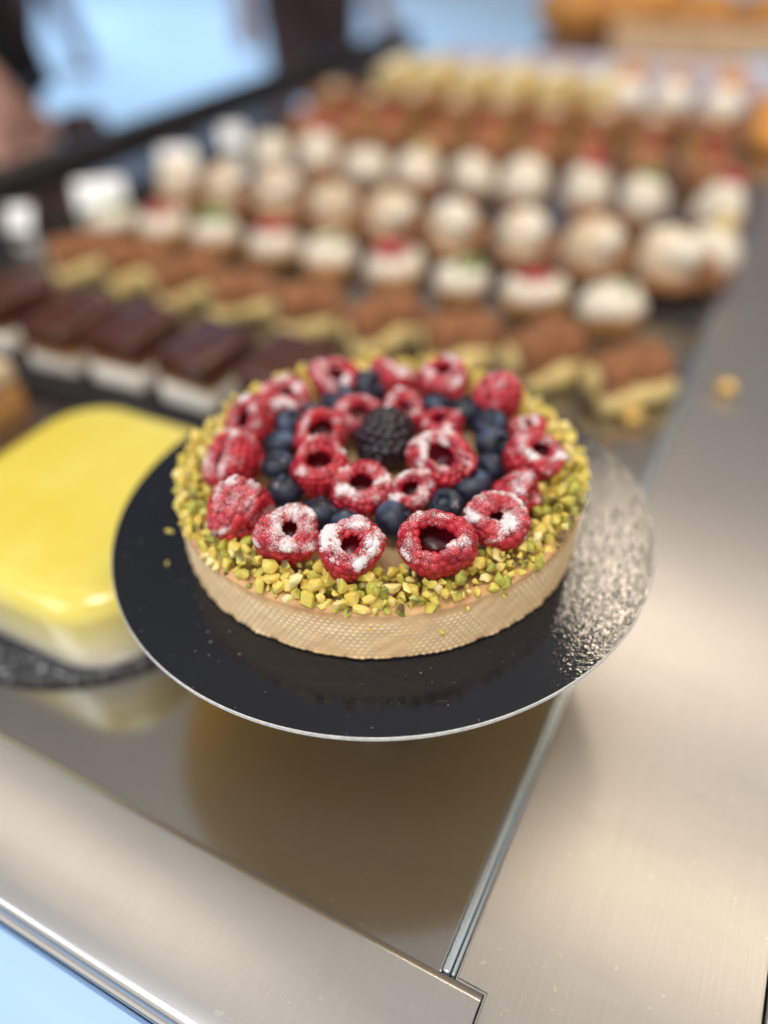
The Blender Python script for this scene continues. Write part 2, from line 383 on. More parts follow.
vall = np.concatenate([vo]+vi); me = mesh('crust', vall, grid_faces(n, mrows+4, True, False))
attr(me, 'toast', np.concatenate([toast.ravel()]+ti)); attr(me, 'dot', np.concatenate([dotv.ravel(), np.zeros(4*n)]))
link('crust', me, MAT['crust'], tart)
CZ = .0146
v = []; g = np.random.default_rng(8); wv = waves(g, 8, 90, 350)
rs = np.linspace(.0003, RC-.0041, 60); th = np.arange(160)/160*2*np.pi
RR, T = np.meshgrid(rs, th, indexing='ij'); pts = np.stack([RR*np.cos(T), RR*np.sin(T), 0*T], -1).reshape(-1, 3)
pts[:, 2] = CZ + .0005*wv(pts) + .0012*np.clip(1-(RR.ravel()/.05)**2, 0, 1)
link('cream_filling', mesh('cream_filling', pts, grid_faces(160, 60, True, False)), MAT['cream'], tart)

# ------------------------------------------------------------------ berries
def smooth_profile(cp, m):
    cp = np.array(cp, float); t = np.arange(len(cp)); tt = np.linspace(0, len(cp)-1, 400); out = []
    for x in tt:
        i = min(int(x), len(cp)-2); f = x-i
        p0, p1, p2, p3 = cp[max(i-1, 0)], cp[i], cp[i+1], cp[min(i+2, len(cp)-1)]
        out.append(.5*((2*p1)+(-p0+p2)*f+(2*p0-5*p1+4*p2-p3)*f*f+(-p0+3*p1-3*p2+p3)*f**3))
    out = np.array(out); s = np.concatenate([[0], np.cumsum(np.linalg.norm(np.diff(out, axis=0), axis=1))])
    u = np.linspace(0, s[-1], m); return np.stack([np.maximum(np.interp(u, s, out[:, 0]), .002), np.interp(u, s, out[:, 1])], -1), s[-1]
def drupe_berry(name, rad, seed, rot, hole=.36, length=1.0, spacing=.28, rho=.19, sugar=.5, n=190, m=140, squash=(1, 1), open_=True, crush=0., hgt=1.05):
    g = np.random.default_rng(seed)
    if open_:
        rim = min(max(hole+.22, .64), .78)
        cp = [(.0, -.92*length), (.42, -.84*length), (.76, -.52*length), (.95, -.12*length), (.98, .22), (.90, .48), (rim, .64), (hole+.10, .56), (hole, .36), (hole*.93, .14), (hole*.72, -.08), (.0, -.18)]
    else:
        cp = [(.0, -.92*length), (.42, -.84*length), (.78, -.5*length), (.97, -.02), (.86, .45*length), (.5, .8*length), (.0, .92*length)]
    pr, tot = smooth_profile(cp, m); th = np.arange(n)/n*2*np.pi
    tg = np.gradient(pr, axis=0); tg /= np.linalg.norm(tg, axis=1)[:, None]; nr, nz = tg[:, 1], -tg[:, 0]
    # drupelet centres
    s = np.linspace(0, tot, m)
    if open_:
        i_end = int(np.argmin(np.abs(pr[:, 0]-(hole+.06)) + (np.arange(m) < m*.45)*9)); s_end = s[i_end]
    else: s_end = tot
    k = int(round(s_end/(spacing*.88))); cen = []
    for i in range(k+1):
        si = s_end*i/k; r, z = np.interp(si, s, pr[:, 0]), np.interp(si, s, pr[:, 1])
        q = max(1, int(round(2*math.pi*r/spacing))); o = g.uniform(0, 6.28)
        for j in range(q):
            a = o+2*math.pi*(j+g.normal(0, .10))/q; z2 = z+g.normal(0, .025); r2 = r*(1+g.normal(0, .02))
            cen.append((r2*math.cos(a), r2*math.sin(a), z2))
    cen = np.array(cen); crho = rho*(1+g.normal(0, .08, len(cen))); ctint = g.uniform(0, 1, len(cen))
    P3 = np.stack([pr[:, 0][:, None]*np.cos(th), pr[:, 0][:, None]*np.sin(th), np.repeat(pr[:, 1][:, None], n, 1)], -1)
    N3 = np.stack([nr[:, None]*np.cos(th), nr[:, None]*np.sin(th), np.repeat(nz[:, None], n, 1)], -1)
    p = P3.reshape(-1, 3); nv = N3.reshape(-1, 3)
    D = np.sqrt(((p[:, None, :]-cen[None])**2).sum(-1))
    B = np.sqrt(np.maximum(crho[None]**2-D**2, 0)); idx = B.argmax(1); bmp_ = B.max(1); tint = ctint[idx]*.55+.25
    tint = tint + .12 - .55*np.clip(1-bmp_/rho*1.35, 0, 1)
    lf = waves(g, 5, 1.2, 3.2); mid = waves(g, 6, 3, 7)
    p = p + nv*(bmp_*hgt - rho*.45)[:, None]
    if crush:                                         # a crumpled rim
        top = np.clip((p[:, 2]+.1)/.7, 0, 1)
        p = p + np.stack([lf(p+3), lf(p+7), lf(p+11)-.4], -1)*crush*top[:, None]
    p = p + np.stack([lf(p), lf(p+5), lf(p+9)], -1)*.075 + nv*(.028*mid(p+2))[:, None]
    p[:, 0] *= squash[0]; p[:, 1] *= squash[1]
    p = p*rad; Rm = np.array(rot.to_matrix()); pw = p @ Rm.T
    G = pw.reshape(m, n, 3); du = np.roll(G, -1, 1)-np.roll(G, 1, 1); dv = np.gradient(G, axis=0); nw = np.cross(du, dv); nw /= np.linalg.norm(nw, axis=2)[..., None]+1e-12
    nzw = (nv @ Rm.T)[:, 2]; edge = waves(g, 9, 5, 12)(p/rad)
    zrel = (pw[:, 2]-pw[:, 2].mean())/rad
    clump = mid(p/rad*1.4)
    inside = np.zeros((m, n)); 
    if open_: inside[i_end+4:] = 1
    pz = np.repeat(pr[:, 1], n) if open_ else np.zeros(m*n)
    ii = np.repeat(np.arange(m), n)
    rimm = np.exp(-((pz-.56)/.26)**2)*(ii < i_end+6 if open_ else 0)
    upm = np.clip((nzw-.25)/.75, -.4, 1)
    su = .34*rimm + .26*upm + .30*clump + .20*edge + (sugar-.62) - .8*inside.ravel()
    frost = np.clip(.26 + .25*(sugar-.5) + .22*upm + .10*edge - .5*inside.ravel(), 0, .6) if sugar > .05 else np.zeros(m*n)
    su = np.clip(su, 0, 1)
    if sugar > .05:
        gr = waves(g, 10, 9, 22)(p/rad)
        pw = pw + nw.reshape(-1, 3)*((np.clip(su-.4, 0, .4)*(.7+.5*gr))*.0005)[:, None]
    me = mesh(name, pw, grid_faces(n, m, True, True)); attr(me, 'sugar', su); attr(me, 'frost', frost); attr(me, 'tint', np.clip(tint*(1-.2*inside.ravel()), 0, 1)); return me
def axis_rot(d, spin=0):
    d = Vector(d).normalized(); return d.to_track_quat('Z', 'Y') @ Euler((0, 0, spin)).to_quaternion()

RASP = [  # x, y, z (cm), radius cm, opening direction, hole, length, sugar, crush, label
 (1.31, -4.42, 2.45, .93, (-.10, -.42, .9), .50, .95, .50, .02, 'largest raspberry at the front of the tart, with a wide open dark hollow'),
 (-.76, -4.42, 2.45, .80, (.05, -.25, .95), .33, .95, .66, .02, 'front raspberry with a white sugar ring round its hollow, left of the largest one'),
 (-2.31, -3.80, 2.42, .77, (.35, -.10, .9), .28, 1.0, .70, .06, 'sugar-crusted raspberry with a slit hollow at the front left, beside the pistachios'),
 (-3.73, -2.60, 2.35, .88, (.55, .65, .35), .40, 1.1, .78, .05, 'plump bright raspberry lying on its side at the left, sugar on its rounded top'),
 (-4.16, -.45, 2.40, .90, (-.75, -.25, .6), .42, 1.0, .52, .03, 'raspberry at the far left whose hollow opens outward to the left'),
 (-3.85, 1.46, 2.40, .84, (-.65, -.45, .65), .34, 1.05, .54, .02, 'raspberry at the back left with a small hollow facing left and sugared rim'),
 (-2.93, 2.60, 2.45, .82, (.2, -.1, .95), .32, .95, .58, .05, 'back left raspberry with sugar-dusted crumpled top, behind the blueberry line'),
 (-1.40, 3.62, 2.40, .84, (.3, -.25, .9), .30, .95, .60, .09, 'broad pale-dusted raspberry on the back rim, left of the centre'),
 (.44, 3.85, 2.30, .76, (.5, .3, .6), .30, 1.0, .46, .04, 'dark raspberry at the middle of the back rim, half hidden by blueberries'),
 (2.11, 3.28, 2.45, .84, (0, -.05, 1), .34, .95, .56, .04, 'rounded raspberry on the back rim right of the centre, hollow straight up with white patches'),
 (3.70, 2.25, 2.50, .78, (-.25, .1, -.95), .30, 1.25, .50, 0., 'cone-shaped raspberry standing tip up at the back right'),
 (4.40, .85, 2.20, .58, (.2, -.1, .95), .28, .9, .56, .10, 'smallest raspberry on the right rim, crumpled and dusted'),
 (4.25, -.84, 2.40, .82, (.55, -.05, .85), .36, 1.0, .55, .10, 'folded raspberry on the right rim with its hollow leaning toward the pistachios'),
 (3.78, -2.22, 2.30, .72, (.75, -.35, .35), .34, 1.1, .56, .08, 'raspberry lying sideways at the right with a white-dusted end, behind the round crusted one'),
 (2.88, -3.50, 2.45, .80, (-.05, -.50, .85), .22, .95, .64, .05, 'round raspberry crusted with sugar round a tiny hollow, at the front right'),
 (-1.59, -1.15, 2.50, .86, (-.10, -.05, 1), .46, .95, .42, .02, 'inner ring raspberry with a wide open smooth rim, left of the blackberry'),
 (-.52, -2.12, 2.45, .82, (.10, -.25, .95), .34, .95, .52, .04, 'inner raspberry with a round hollow and dusted rim, directly in front of the blackberry'),
 (.80, -2.15, 2.35, .66, (.0, -.45, .9), .36, .95, .62, .05, 'small inner raspberry with two bright white sugar lumps on its front rim'),
 (1.77, -1.10, 2.50, .84, (-.30, -.20, .9), .32, 1.0, .58, .13, 'crushed pinkish raspberry with a crumpled dusted top, right of the blackberry'),
 (1.80, .82, 2.40, .72, (-.2, -.3, .9), .40, .95, .48, .12, 'broken raspberry curled open behind the crushed pinkish one'),
 (.78, 1.70, 2.45, .72, (.3, -.3, .9), .36, .95, .54, .11, 'dusted raspberry directly behind the blackberry, a white lump on its left side'),
 (-.64, 1.55, 2.40, .74, (.2, -.45, .85), .40, .95, .48, .10, 'collapsed raspberry behind the left side of the blackberry'),
 (-1.72, .63, 2.40, .72, (.15, -.55, .8), .42, .95, .40, .03, 'glossy red raspberry with its hollow facing front, between blueberries and blackberry'),
]
for i, (x, y, z, r, ax, ho, le, su, cr, lab) in enumerate(RASP):
    g = random.Random(50+i)
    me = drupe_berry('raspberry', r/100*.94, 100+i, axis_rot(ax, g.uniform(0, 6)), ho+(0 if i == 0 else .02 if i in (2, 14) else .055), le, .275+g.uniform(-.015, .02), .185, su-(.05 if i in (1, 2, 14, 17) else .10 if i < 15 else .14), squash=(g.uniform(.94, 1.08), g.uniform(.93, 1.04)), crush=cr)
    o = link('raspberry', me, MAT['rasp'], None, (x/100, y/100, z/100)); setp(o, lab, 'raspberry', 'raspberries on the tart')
me = drupe_berry('blackberry', .0089, 77, axis_rot((-.15, -.2, -1), .5), 0, 1.05, .34, .235, .02, n=190, m=130, open_=False, hgt=1.)
setp(link('blackberry', me, MAT['black'], None, (.0013, .0030, .0228)), 'single black blackberry at the centre of the tart', 'blackberry')

BLUE = [
 (.29, -3.05, 2.15, .53, (.75, .1, .5), 'smooth blue-black blueberry between the two big front raspberries and the inner ring'),
 (1.73, -2.55, 2.15, .50, (-.3, -.4, .75), 'blueberry with its crown showing, right behind the largest raspberry'),
 (2.47, -1.82, 2.2, .57, (-.2, .1, .95), 'large dusky blueberry with crown upward, behind the round sugar-crusted raspberry'),
 (3.10, -.80, 2.0, .48, (.6, .5, .2), 'dark blueberry at the right between the crushed raspberry and the folded one'),
 (-1.66, -2.74, 2.1, .54, (.3, .8, .3), 'black-looking blueberry behind the slit-hollow raspberry at the front left'),
 (-.95, -2.98, 2.0, .46, (0, .6, .6), 'small blueberry peeping out behind the sugar-ringed front raspberry'),
 (-2.60, -1.75, 2.2, .50, (-.2, .3, .9), 'dark upright blueberry right of the bright side-lying raspberry'),
 (-2.86, -.70, 2.3, .47, (0, -.1, 1), 'blueberry with dusted crown on top, second from the front in the left line'),
 (-2.89, .45, 2.2, .54, (-.4, .3, .6), 'round matte blueberry right of the left rim raspberries'),
 (-2.67, 1.43, 2.3, .48, (.4, -.4, .8), 'grey-blue blueberry above the round matte one in the left line'),
 (-2.06, 2.15, 2.1, .46, (0, .5, .5), 'deep dark blueberry tucked behind the glossy inner raspberry'),
 (-1.24, 2.92, 2.2, .55, (-.2, -.3, .9), 'bluish blueberry at the back left in front of the broad pale-dusted raspberry'),
 (-.28, 3.42, 2.3, .60, (.5, -.5, .6), 'biggest pale blue blueberry at the back, beside the dark back raspberry'),
 (1.05, 2.85, 2.0, .48, (.1, .4, .6), 'shaded blueberry behind the dusted raspberry at the back of the ring'),
 (1.79, 2.50, 2.1, .50, (-.3, .3, .7), 'dark blueberry in front of the back rim raspberry with white patches'),
 (2.67, 1.93, 2.2, .52, (.4, 0, .8), 'blueberry left of the tip-up cone raspberry'),
 (3.34, 1.05, 2.25, .54, (-.2, -.2, .9), 'blue-grey blueberry at the right, behind another blueberry touching it'),
 (3.28, .18, 2.15, .54, (.5, -.5, .5), 'blue-black blueberry at the right, in front of the blue-grey one touching it'),
]
bp, _ = smooth_profile([(.0, -.86), (.5, -.76), (.88, -.42), (1.0, .0), (.9, .42), (.62, .70), (.44, .78), (.33, .74), (.26, .62), (.0, .56)], 60)
for i, (x, y, z, r, ax, lab) in enumerate(BLUE):
    g = np.random.default_rng(300+i); n = 72; m = 60; th = np.arange(n)/n*2*np.pi
    p = np.stack([bp[:, 0][:, None]*np.cos(th), bp[:, 0][:, None]*np.sin(th), np.repeat(bp[:, 1][:, None], n, 1)], -1).reshape(-1, 3)
    lf = waves(g, 5, 1., 2.4); md = waves(g, 8, 3, 9)
    p = p*(1+.035*lf(p))[:, None]; tint = np.clip(.38+.24*md(p)+.15*lf(p+2), 0, 1)
    q = axis_rot(ax, g.uniform(0, 6)); pw = (p*r/100) @ np.array(q.to_matrix()).T
    su = np.clip(.26*pw[:, 2]/(r/100)+.20*md(p+4)+g.uniform(-.05, .1), 0, 1)
    me = mesh('blueberry', pw, grid_faces(n, m, True, True)); attr(me, 'tint', tint); attr(me, 'sugar', su); attr(me, 'frost', np.clip(su*.8, 0, .25))
    o = link('blueberry', me, MAT['blue'], None, (x/100, y/100, z/100)); setp(o, lab, 'blueberry', 'blueberries on the tart')
    # five-lobed crown
    n = 60; th = np.arange(n)/n*2*np.pi; lobe = .5+.5*np.cos(5*th); cv = []
    for (rr, zz, kz, kr) in ((.27, .62, 0, 0), (.37, .76, .06, .02), (.43, .80, .13, .08), (.40, .76, .06, .05), (.36, .66, 0, 0)):
        cv.append(np.stack([(rr+kr*lobe)*np.cos(th), (rr+kr*lobe)*np.sin(th), zz+kz*lobe], -1))
    cv = np.concatenate(cv)*r/100 @ np.array(q.to_matrix()).T
    cm = mesh('crown', cv, grid_faces(n, 5)); attr(cm, 'tint', np.full(len(cv), .3)); attr(cm, 'sugar', np.full(len(cv), .12))
    link('crown', cm, MAT['blue'], o)

# ------------------------------------------------------------------ chopped pistachios
def nut_mesh(seed):
    g = random.Random(seed); bm = bmesh.new()
    sx, sy, sz = g.uniform(1.0, 1.35), g.uniform(.85, 1.1), g.uniform(.65, .95); kk = (9, 11, 13)[seed % 3]
    o_ = g.uniform(0, 6.28); tilt = Euler((g.uniform(0, 6), g.uniform(0, 6), g.uniform(0, 6))).to_matrix()
    for k in range(kk):
        z = 1-2*(k+.5)/kk; rr = math.sqrt(1-z*z); a = o_+k*2.39996
        d = tilt @ (Vector((rr*math.cos(a), rr*math.sin(a), z)) + Vector((g.gauss(0, .17), g.gauss(0, .17), g.gauss(0, .17))))
        bm.verts.new((d.x*sx, d.y*sy, d.z*sz))
    bmesh.ops.convex_hull(bm, input=list(bm.verts))
    bmesh.ops.delete(bm, geom=[q for q in bm.verts if not q.link_faces], context='VERTS')
    bmesh.ops.bevel(bm, geom=list(bm.edges), offset=.07, segments=1, profile=.5, affect='EDGES', clamp_overlap=True)
    bmesh.ops.smooth_vert(bm, verts=list(bm.verts), factor=.05, use_axis_x=True, use_axis_y=True, use_axis_z=True)
    for q in bm.verts: q.co *= .00172
    me = bpy.data.meshes.new('pistachio_piece'); bm.to_mesh(me); bm.free()
    me.polygons.foreach_set('use_smooth', [True]*len(me.polygons)); me.set_sharp_from_angle(angle=R(28))
    base = g.choice([.36, .48, .55, .6, .64, .68, .72, .78, .84, .9, .3])
    skin = Vector((g.gauss(0, 1), g.gauss(0, 1), g.gauss(0, 1))).normalized(); thr = g.uniform(.4, 1.2); sk = g.choice([.02, .1, .2, .24])
    vals = [sk if (q.co.normalized().dot(skin) > thr) else base+g.uniform(-.05, .05) for q in me.vertices]
    attr(me, 'tint', vals); me.materials.append(MAT['nut']); return me
NUTS = [nut_mesh(900+i) for i in range(26)]
berries = [(x/100, y/100, r/100) for (x, y, z, r, *_) in RASP]
spots = []
g = random.Random(21)
def try_add(layer, k, rmin, rmax, zf, sep):
    got = 0; tries = 0
    while got < k and tries < 30000:
        tries += 1; a = g.uniform(0, 2*math.pi); r = math.sqrt(g.uniform(rmin**2, rmax**2)); x, y = r*math.cos(a), r*math.sin(a)
        if any((x-bx)**2+(y-by)**2 < (br*.80)**2 for bx, by, br in berries): continue
        z = zf(r)
        if any((x-p[0])**2+(y-p[1])**2+(1.3*(z-p[2]))**2 < sep**2 for p in spots): continue
        spots.append((x, y, z, layer)); got += 1
def z1(r): return .0176 - .0006*max(0, (r-.056)/.004)
try_add(1, 430, .0460, .0586, z1, .0025)
def z2(r): return .0199 - max(0, (r-.053))*.22 + g.uniform(-.0004, .0005)
try_add(2, 380, .0470, .0582, z2, .0025)
def z3(r): return .0219 + g.uniform(-.0004, .0004)
try_add(3, 60, .0485, .0565, z3, .0036)
camp = Vector((.00065, -.18212, .15079))
spots.sort(key=lambda p: (Vector(p[:3])-camp).length - .012*(p[3] > 1))
NUTLAB = 'small chopped pistachio piece in the crowded green ring round the berries'
rest = []
for i, (x, y, z, ly) in enumerate(spots):
    me = g.choice(NUTS); rot = Euler((g.uniform(0, 6.28), g.uniform(0, 6.28), g.uniform(0, 6.28))); s = g.choice([.5, .65, .8, .95, 1.05, 1.15, 1.25])
    if i < 300:
        o = bpy.data.objects.new('pistachio_piece', me); C.objects.link(o); o.location = (x, y, z); o.rotation_euler = rot; o.scale = (s, s, s)
        setp(o, NUTLAB, 'pistachio', 'chopped pistachios on the tart')
    else: rest.append((me, Matrix.LocRotScale(Vector((x, y, z)), rot, Vector((s, s, s)))))
bm = bmesh.new(); lay = None; vals = []
vv, ff = [], []
for me, mt in rest:
    o_ = len(vv); vv += [tuple(mt @ q.co) for q in me.vertices]; ff += [tuple(o_+k for k in p.vertices) for p in me.polygons]
    sh = g.uniform(-.18, .18); vals += [a.value+sh for a in me.attributes['tint'].data]
bm.free()
me = mesh('pistachio_bed', vv, ff); me.set_sharp_from_angle(angle=R(28)); attr(me, 'tint', vals)
setp(link('pistachio_bed', me, MAT['nut']), 'chopped pistachio along the back of the tart rim, out of focus', 'pistachios', kind='stuff')
# crumbs that fell onto the board and stuck to the side
CR = [(-.0605, -.0165, .0085, .8, 'pistachio crumb stuck low on the left side of the crust'), (-.0615, -.0220, .0012, .5, 'pistachio crumb lying on the board left of the tart'),
      (.0135, -.0597, .0105, .6, 'yellow pistachio crumb stuck to the front of the crust'), (.0295, -.0520, .0145, .6, 'orange pistachio crumb stuck high on the front right of the crust'),
      (.0200, -.0563, .0150, .55, 'tiny pistachio crumb just below the nut ring at the front right'), (-.004, -.0597, .0130, .5, 'tiny pistachio crumb on the crust at the middle front')]
for i, (x, y, z, s, lab) in enumerate(CR):
    o = bpy.data.objects.new('pistachio_crumb', NUTS[i*3]); C.objects.link(o); o.location = (x, y, z); o.rotation_euler = (i, 2*i, i); o.scale = (s*.8,)*3
    setp(o, lab, 'crumb', 'loose pistachio crumbs')

# ------------------------------------------------------------------ yellow cake
tr = link('round_tray', lathe('round_tray', [(.065, .0006), (.0655, .0012), (.0655, .0022), (.0645, .003), (.0003, .003)], 96, cap1=False), MAT['sugartray'], None, P(-1.3, -11.8))
setp(tr, 'round black tray dusted with white sugar under the yellow cake', 'tray')
yc = thing('yellow_cake', 'square yellow glazed cake with rounded corners and white side, left of the tart', 'cake', P(-1.3, -11.6, FLOOR+.0032), -TH)
def rsq(name, s, rc, prof, m, n=22):
    v = []; rows = 0
    for (ins, z) in prof:
        h = s/2-ins; r = max(rc-ins*.6, .0005); row = []
        for (cx, cy, a0) in ((1, 1, 0), (-1, 1, 90), (-1, -1, 180), (1, -1, 270)):
            for k in range(n):
                a = R(a0+90*k/(n-1)); row.append((cx*(h-r)+r*math.cos(a), cy*(h-r)+r*math.sin(a), z))
        v += row; rows += 1
    return link(name, mesh(name, v, grid_faces(4*n, rows, True, True)), m, yc)
rsq('white_mousse', .104, .024, [(.004, 0), (.0015, .001), (.0006, .004), (.0006, .012), (.002, .0245)], MAT['white'])
rsq('yellow_glaze', .1044, .0245, [(0.0012, .0030), (.0003, .0065), (.0001, .013), (0.0002, .0205)] + [(.0095*(1-math.cos(R(a))), .0232+.0082*math.sin(R(a))) for a in range(0, 91, 9)] + [(.02, .0315), (.04, .0315)], MAT['yellow'])
sl = thing('cake_slice', 'beige and brown cake slice at the left edge behind the yellow cake', 'cake', P(3.4, -25.2), -TH)
link('sponge', rbox('sponge', .05, .035, .018, .003), MAT['sponge'], sl); link('cream_top', rbox('cream_top', .05, .035, .012, .004, 3, .0182), MAT['beige'], sl)

# ------------------------------------------------------------------ pastries
def jit(a): return rnd.uniform(-a, a)
prng = np.random.default_rng(77)
def rough_up(o):                                   # every pastry gets its own uneven shape
    for ch in o.children:
        me = ch.data.copy(); ch.data = me; k = len(me.vertices)
        co = np.empty(k*3); me.vertices.foreach_get('co', co); co = co.reshape(-1, 3)
        nz = np.empty(k*3); me.vertex_normals.foreach_get('vector', nz); nz = nz.reshape(-1, 3)
        box = 'slice' in o.name or 'square' in o.name or 'roll' in o.name
        a1, a2 = (.0011, .0004) if 'roll' in o.name else (.0005, .0003) if box else (.0014, .0007)
        co = co + nz*(a1*waves(prng, 5, 80, 220)(co) + a2*waves(prng, 6, 300, 700)(co))[:, None]
        me.vertices.foreach_set('co', co.ravel()); me.update()
def place(proto, first, u, v, lab, group, rz=0., s=1., z=FLOOR):
    o = proto if first else copy_tree(proto)
    o.location = P(u+jit(.15), v+jit(.15), z); o.rotation_euler = (0, 0, -TH+rz+jit(.08)); o.scale = (s*(1+jit(.05)), s*(1+jit(.05)), s*(1+jit(.08)))
    o.rotation_euler.x = jit(.05); o.rotation_euler.y = jit(.05); rough_up(o)
    o['label'] = lab; o['group'] = group; return o
ORD = ['first', 'second', 'third', 'fourth', 'fifth', 'sixth', 'seventh', 'eighth', 'ninth', 'tenth', 'eleventh', 'twelfth']
for (u0, u1, lab) in ((6.2, 13.2, 'flat black tray under the nearest row of chocolate slices'), (27.8, 34, 'flat black tray under the row of round white cream puffs')):
    t_ = link('flat_tray', rbox('flat_tray', .50 if u0 < 10 else .44, (u1-u0)/100, .002, .0005), MAT['blacktray'], None, P((u0+u1)/2, -22.5 if u0 < 10 else -16, FLOOR+.0004), (0, 0, -TH)); setp(t_, lab, 'tray')
TR = FLOOR+.0026
# chocolate slices
p = thing('chocolate_slice', '-', 'pastry')
link('cream_base', rbox('cream_base', .034, .043, .0115, .003, 3), MAT['white'], p)
link('sponge_layer', rbox('sponge_layer', .0335, .0425, .004, .0012, 2, .0112), MAT['sponge'], p)
link('chocolate_top', rbox('chocolate_top', .0352, .0445, .0145, .004, 4, .0149), MAT['choc'], p)
for k, v in enumerate([-33.9, -29.3, -24.6, -19.9, -15.2, -10.6]):
    place(p, k == 0, 10.5+(.2 if k % 2 else 0), v, ORD[k]+' from the left of the chocolate-topped slices with white cream base', 'chocolate slices in the nearest row', 0.03, 1, TR)
# cocoa rolls
p = thing('cocoa_roll', '-', 'pastry')
def roll_mesh(name, r, l, n=40, wob=.0, taper=.88):
    k = 12; pts = [(-l/2+l*q/k, 0, 0) for q in range(k+1)]
    return tube(name, pts, [r*(taper if q in (0, k) else .97 if q in (1, k-1) else 1.02) for q in range(k+1)], n)
c = link('cream_core', roll_mesh('cream_core', .0105, .050, taper=.7), MAT['custard'], p, (0, 0, .0165))
c = link('cocoa_sponge', roll_mesh('cocoa_sponge', .0152, .0445, taper=.90), MAT['cocoa'], p, (0.001, 0, .0172)); c.scale = (1, 1.05, 1.0)
c = link('cream_bead', roll_mesh('cream_bead', .0072, .047, taper=.6), MAT['custard'], p, (0, -.0125, .0076))
for k in range(9):
    place(p, k == 0, 18.9 + (.9 if k < 2 else 0), -34.6+4.62*k+1.3, ORD[k]+' from the left of the brown cocoa rolls filled with yellow cream', 'cocoa rolls in the second row', .9+jit(.28), .87)
# mini tartlets
def tartlet(name, top):
    p = thing(name, '-', 'pastry')
    link('shell', lathe('shell', [(.0125, 0), (.0155, .004), (.0175, .010), (.0178, .0115), (.0165, .0118), (.0155, .010)], 60, lambda a, i: 1+.03*math.cos(20*a)*(i < 4)), MAT['sponge'], p)
    link('cream', lathe('cream', [(.0168, .0098), (.0172, .014), (.0150, .0185), (.010, .0205), (.0003, .0215)], 40, lambda a, i: 1+.03*math.cos(6*a+i)), MAT['whip'], p)
    vv, ff = [], []
    for q in range(5):
        a = 1.256*q; s_ = lathe('tmp', [(.0005, -.0045), (.004, -.002), (.0048, .0005), (.003, .0035), (.0003, .0045)], 12); o_ = len(vv)
        vv += [(w.co.x+.0062*math.cos(a), w.co.y+.0062*math.sin(a)+.002, w.co.z+.0225) for w in s_.vertices]; ff += [tuple(o_+z for z in f.vertices) for f in s_.polygons]; bpy.data.meshes.remove(s_)
    link('fruit_topping', mesh('fruit_topping', vv, ff), MAT[top], p); return p
pr_, pg_ = tartlet('fruit_tartlet', 'redjam'), tartlet('fruit_tartlet', 'green')
nr = ng = 0
for k in range(9):
    v = -36.0+4.62*k; red = k % 2 == 1
    if red: place(pr_, nr == 0, 26.3, v, ORD[nr]+' from the left of the white cream tartlets topped with red fruit', 'fruit tartlets in the third row'); nr += 1
    else: place(pg_, ng == 0, 26.3, v, ORD[ng]+' from the left of the white cream tartlets topped with green fruit', 'fruit tartlets in the third row'); ng += 1
# puffs
p = thing('cream_puff', '-', 'pastry')
link('choux_base', lathe('choux_base', [(.013, 0), (.0175, .004), (.019, .010), (.0175, .015), (.010, .017)], 40, lambda a, i: 1+.05*math.sin(5*a+i)), MAT['brown'], p)
link('cream_dome', lathe('cream_dome', [(.0172, .012), (.0182, .018), (.0172, .026), (.0140, .033), (.008, .0375), (.0003, .039)], 40, lambda a, i: 1+.025*math.sin(4*a+2*i)), MAT['beige'], p)
link('cream_cap', lathe('cream_cap', [(.0166, .0285), (.0150, .0335), (.0088, .0388), (.0003, .0408)], 40, lambda a, i: 1+.05*math.sin(6*a+2*i)), MAT['whip'], p)
link('choux_lid', rbox('choux_lid', .010, .028, .022, .004, 3, .004), MAT['brown'], p, (.021, .004, 0))
for k in range(9):
    place(p, k == 0, 31.6, -34.0+4.62*k, ORD[k]+' from the left of the tall domed cream puffs with white tops', 'cream puffs in the fourth row', jit(.5), .94+jit(.05), TR if k < 8 else TR)
# cream cups, with garnishes
def cup(top):
    p = thing('cream_cup', '-', 'dessert')
    link('biscuit_cup', lathe('biscuit_cup', [(.014, 0), (.0175, .006), (.0182, .016), (.017, .0165)], 40, lambda a, i: 1+.02*math.cos(16*a)), MAT['brown'], p)
    link('whipped_cream', lathe('whipped_cream', [(.0170, .0150), (.0185, .021), (.0165, .030), (.0100, .037), (.0003, .0405)], 40, lambda a, i: 1+.05*math.sin(5*a+1.5*i)), MAT['whip'], p)
    if top: link('garnish', lathe('garnish', [(.0005, .036), (.006, .037), (.0075, .042), (.005, .047), (.0003, .0485)], 20), MAT[top], p, (.003, .004, 0))
    return p
kinds = {None: [0, 2, 4, 5], 'redjam': [1, 6, 8], 'custard': [3], 'green': [7]}
names = {None: 'plain white cream cups', 'redjam': 'white cream cups with a red fruit on top', 'custard': 'white cream cup with a yellow garnish', 'green': 'white cream cup with a green garnish'}
vs = [-33.0, -28.4, -23.7, -19.0, -14.3, -10.0, -5.2, -1.0, 4.0]
for kd, ks in kinds.items():
    pp = cup(kd)
    for j, k in enumerate(ks):
        place(pp, j == 0, 42.8, vs[k], (ORD[j]+' from the left of the ' if len(ks) > 1 else 'the only ')+names[kd], 'cream cups in the fifth row', 0, .95+jit(.06))
pp = cup('custard'); place(pp, True, 34.6, 5.0, 'white cream cup with yellow garnish at the right end, close to the steel deck', 'cream cups in the fifth row', 0, .95)
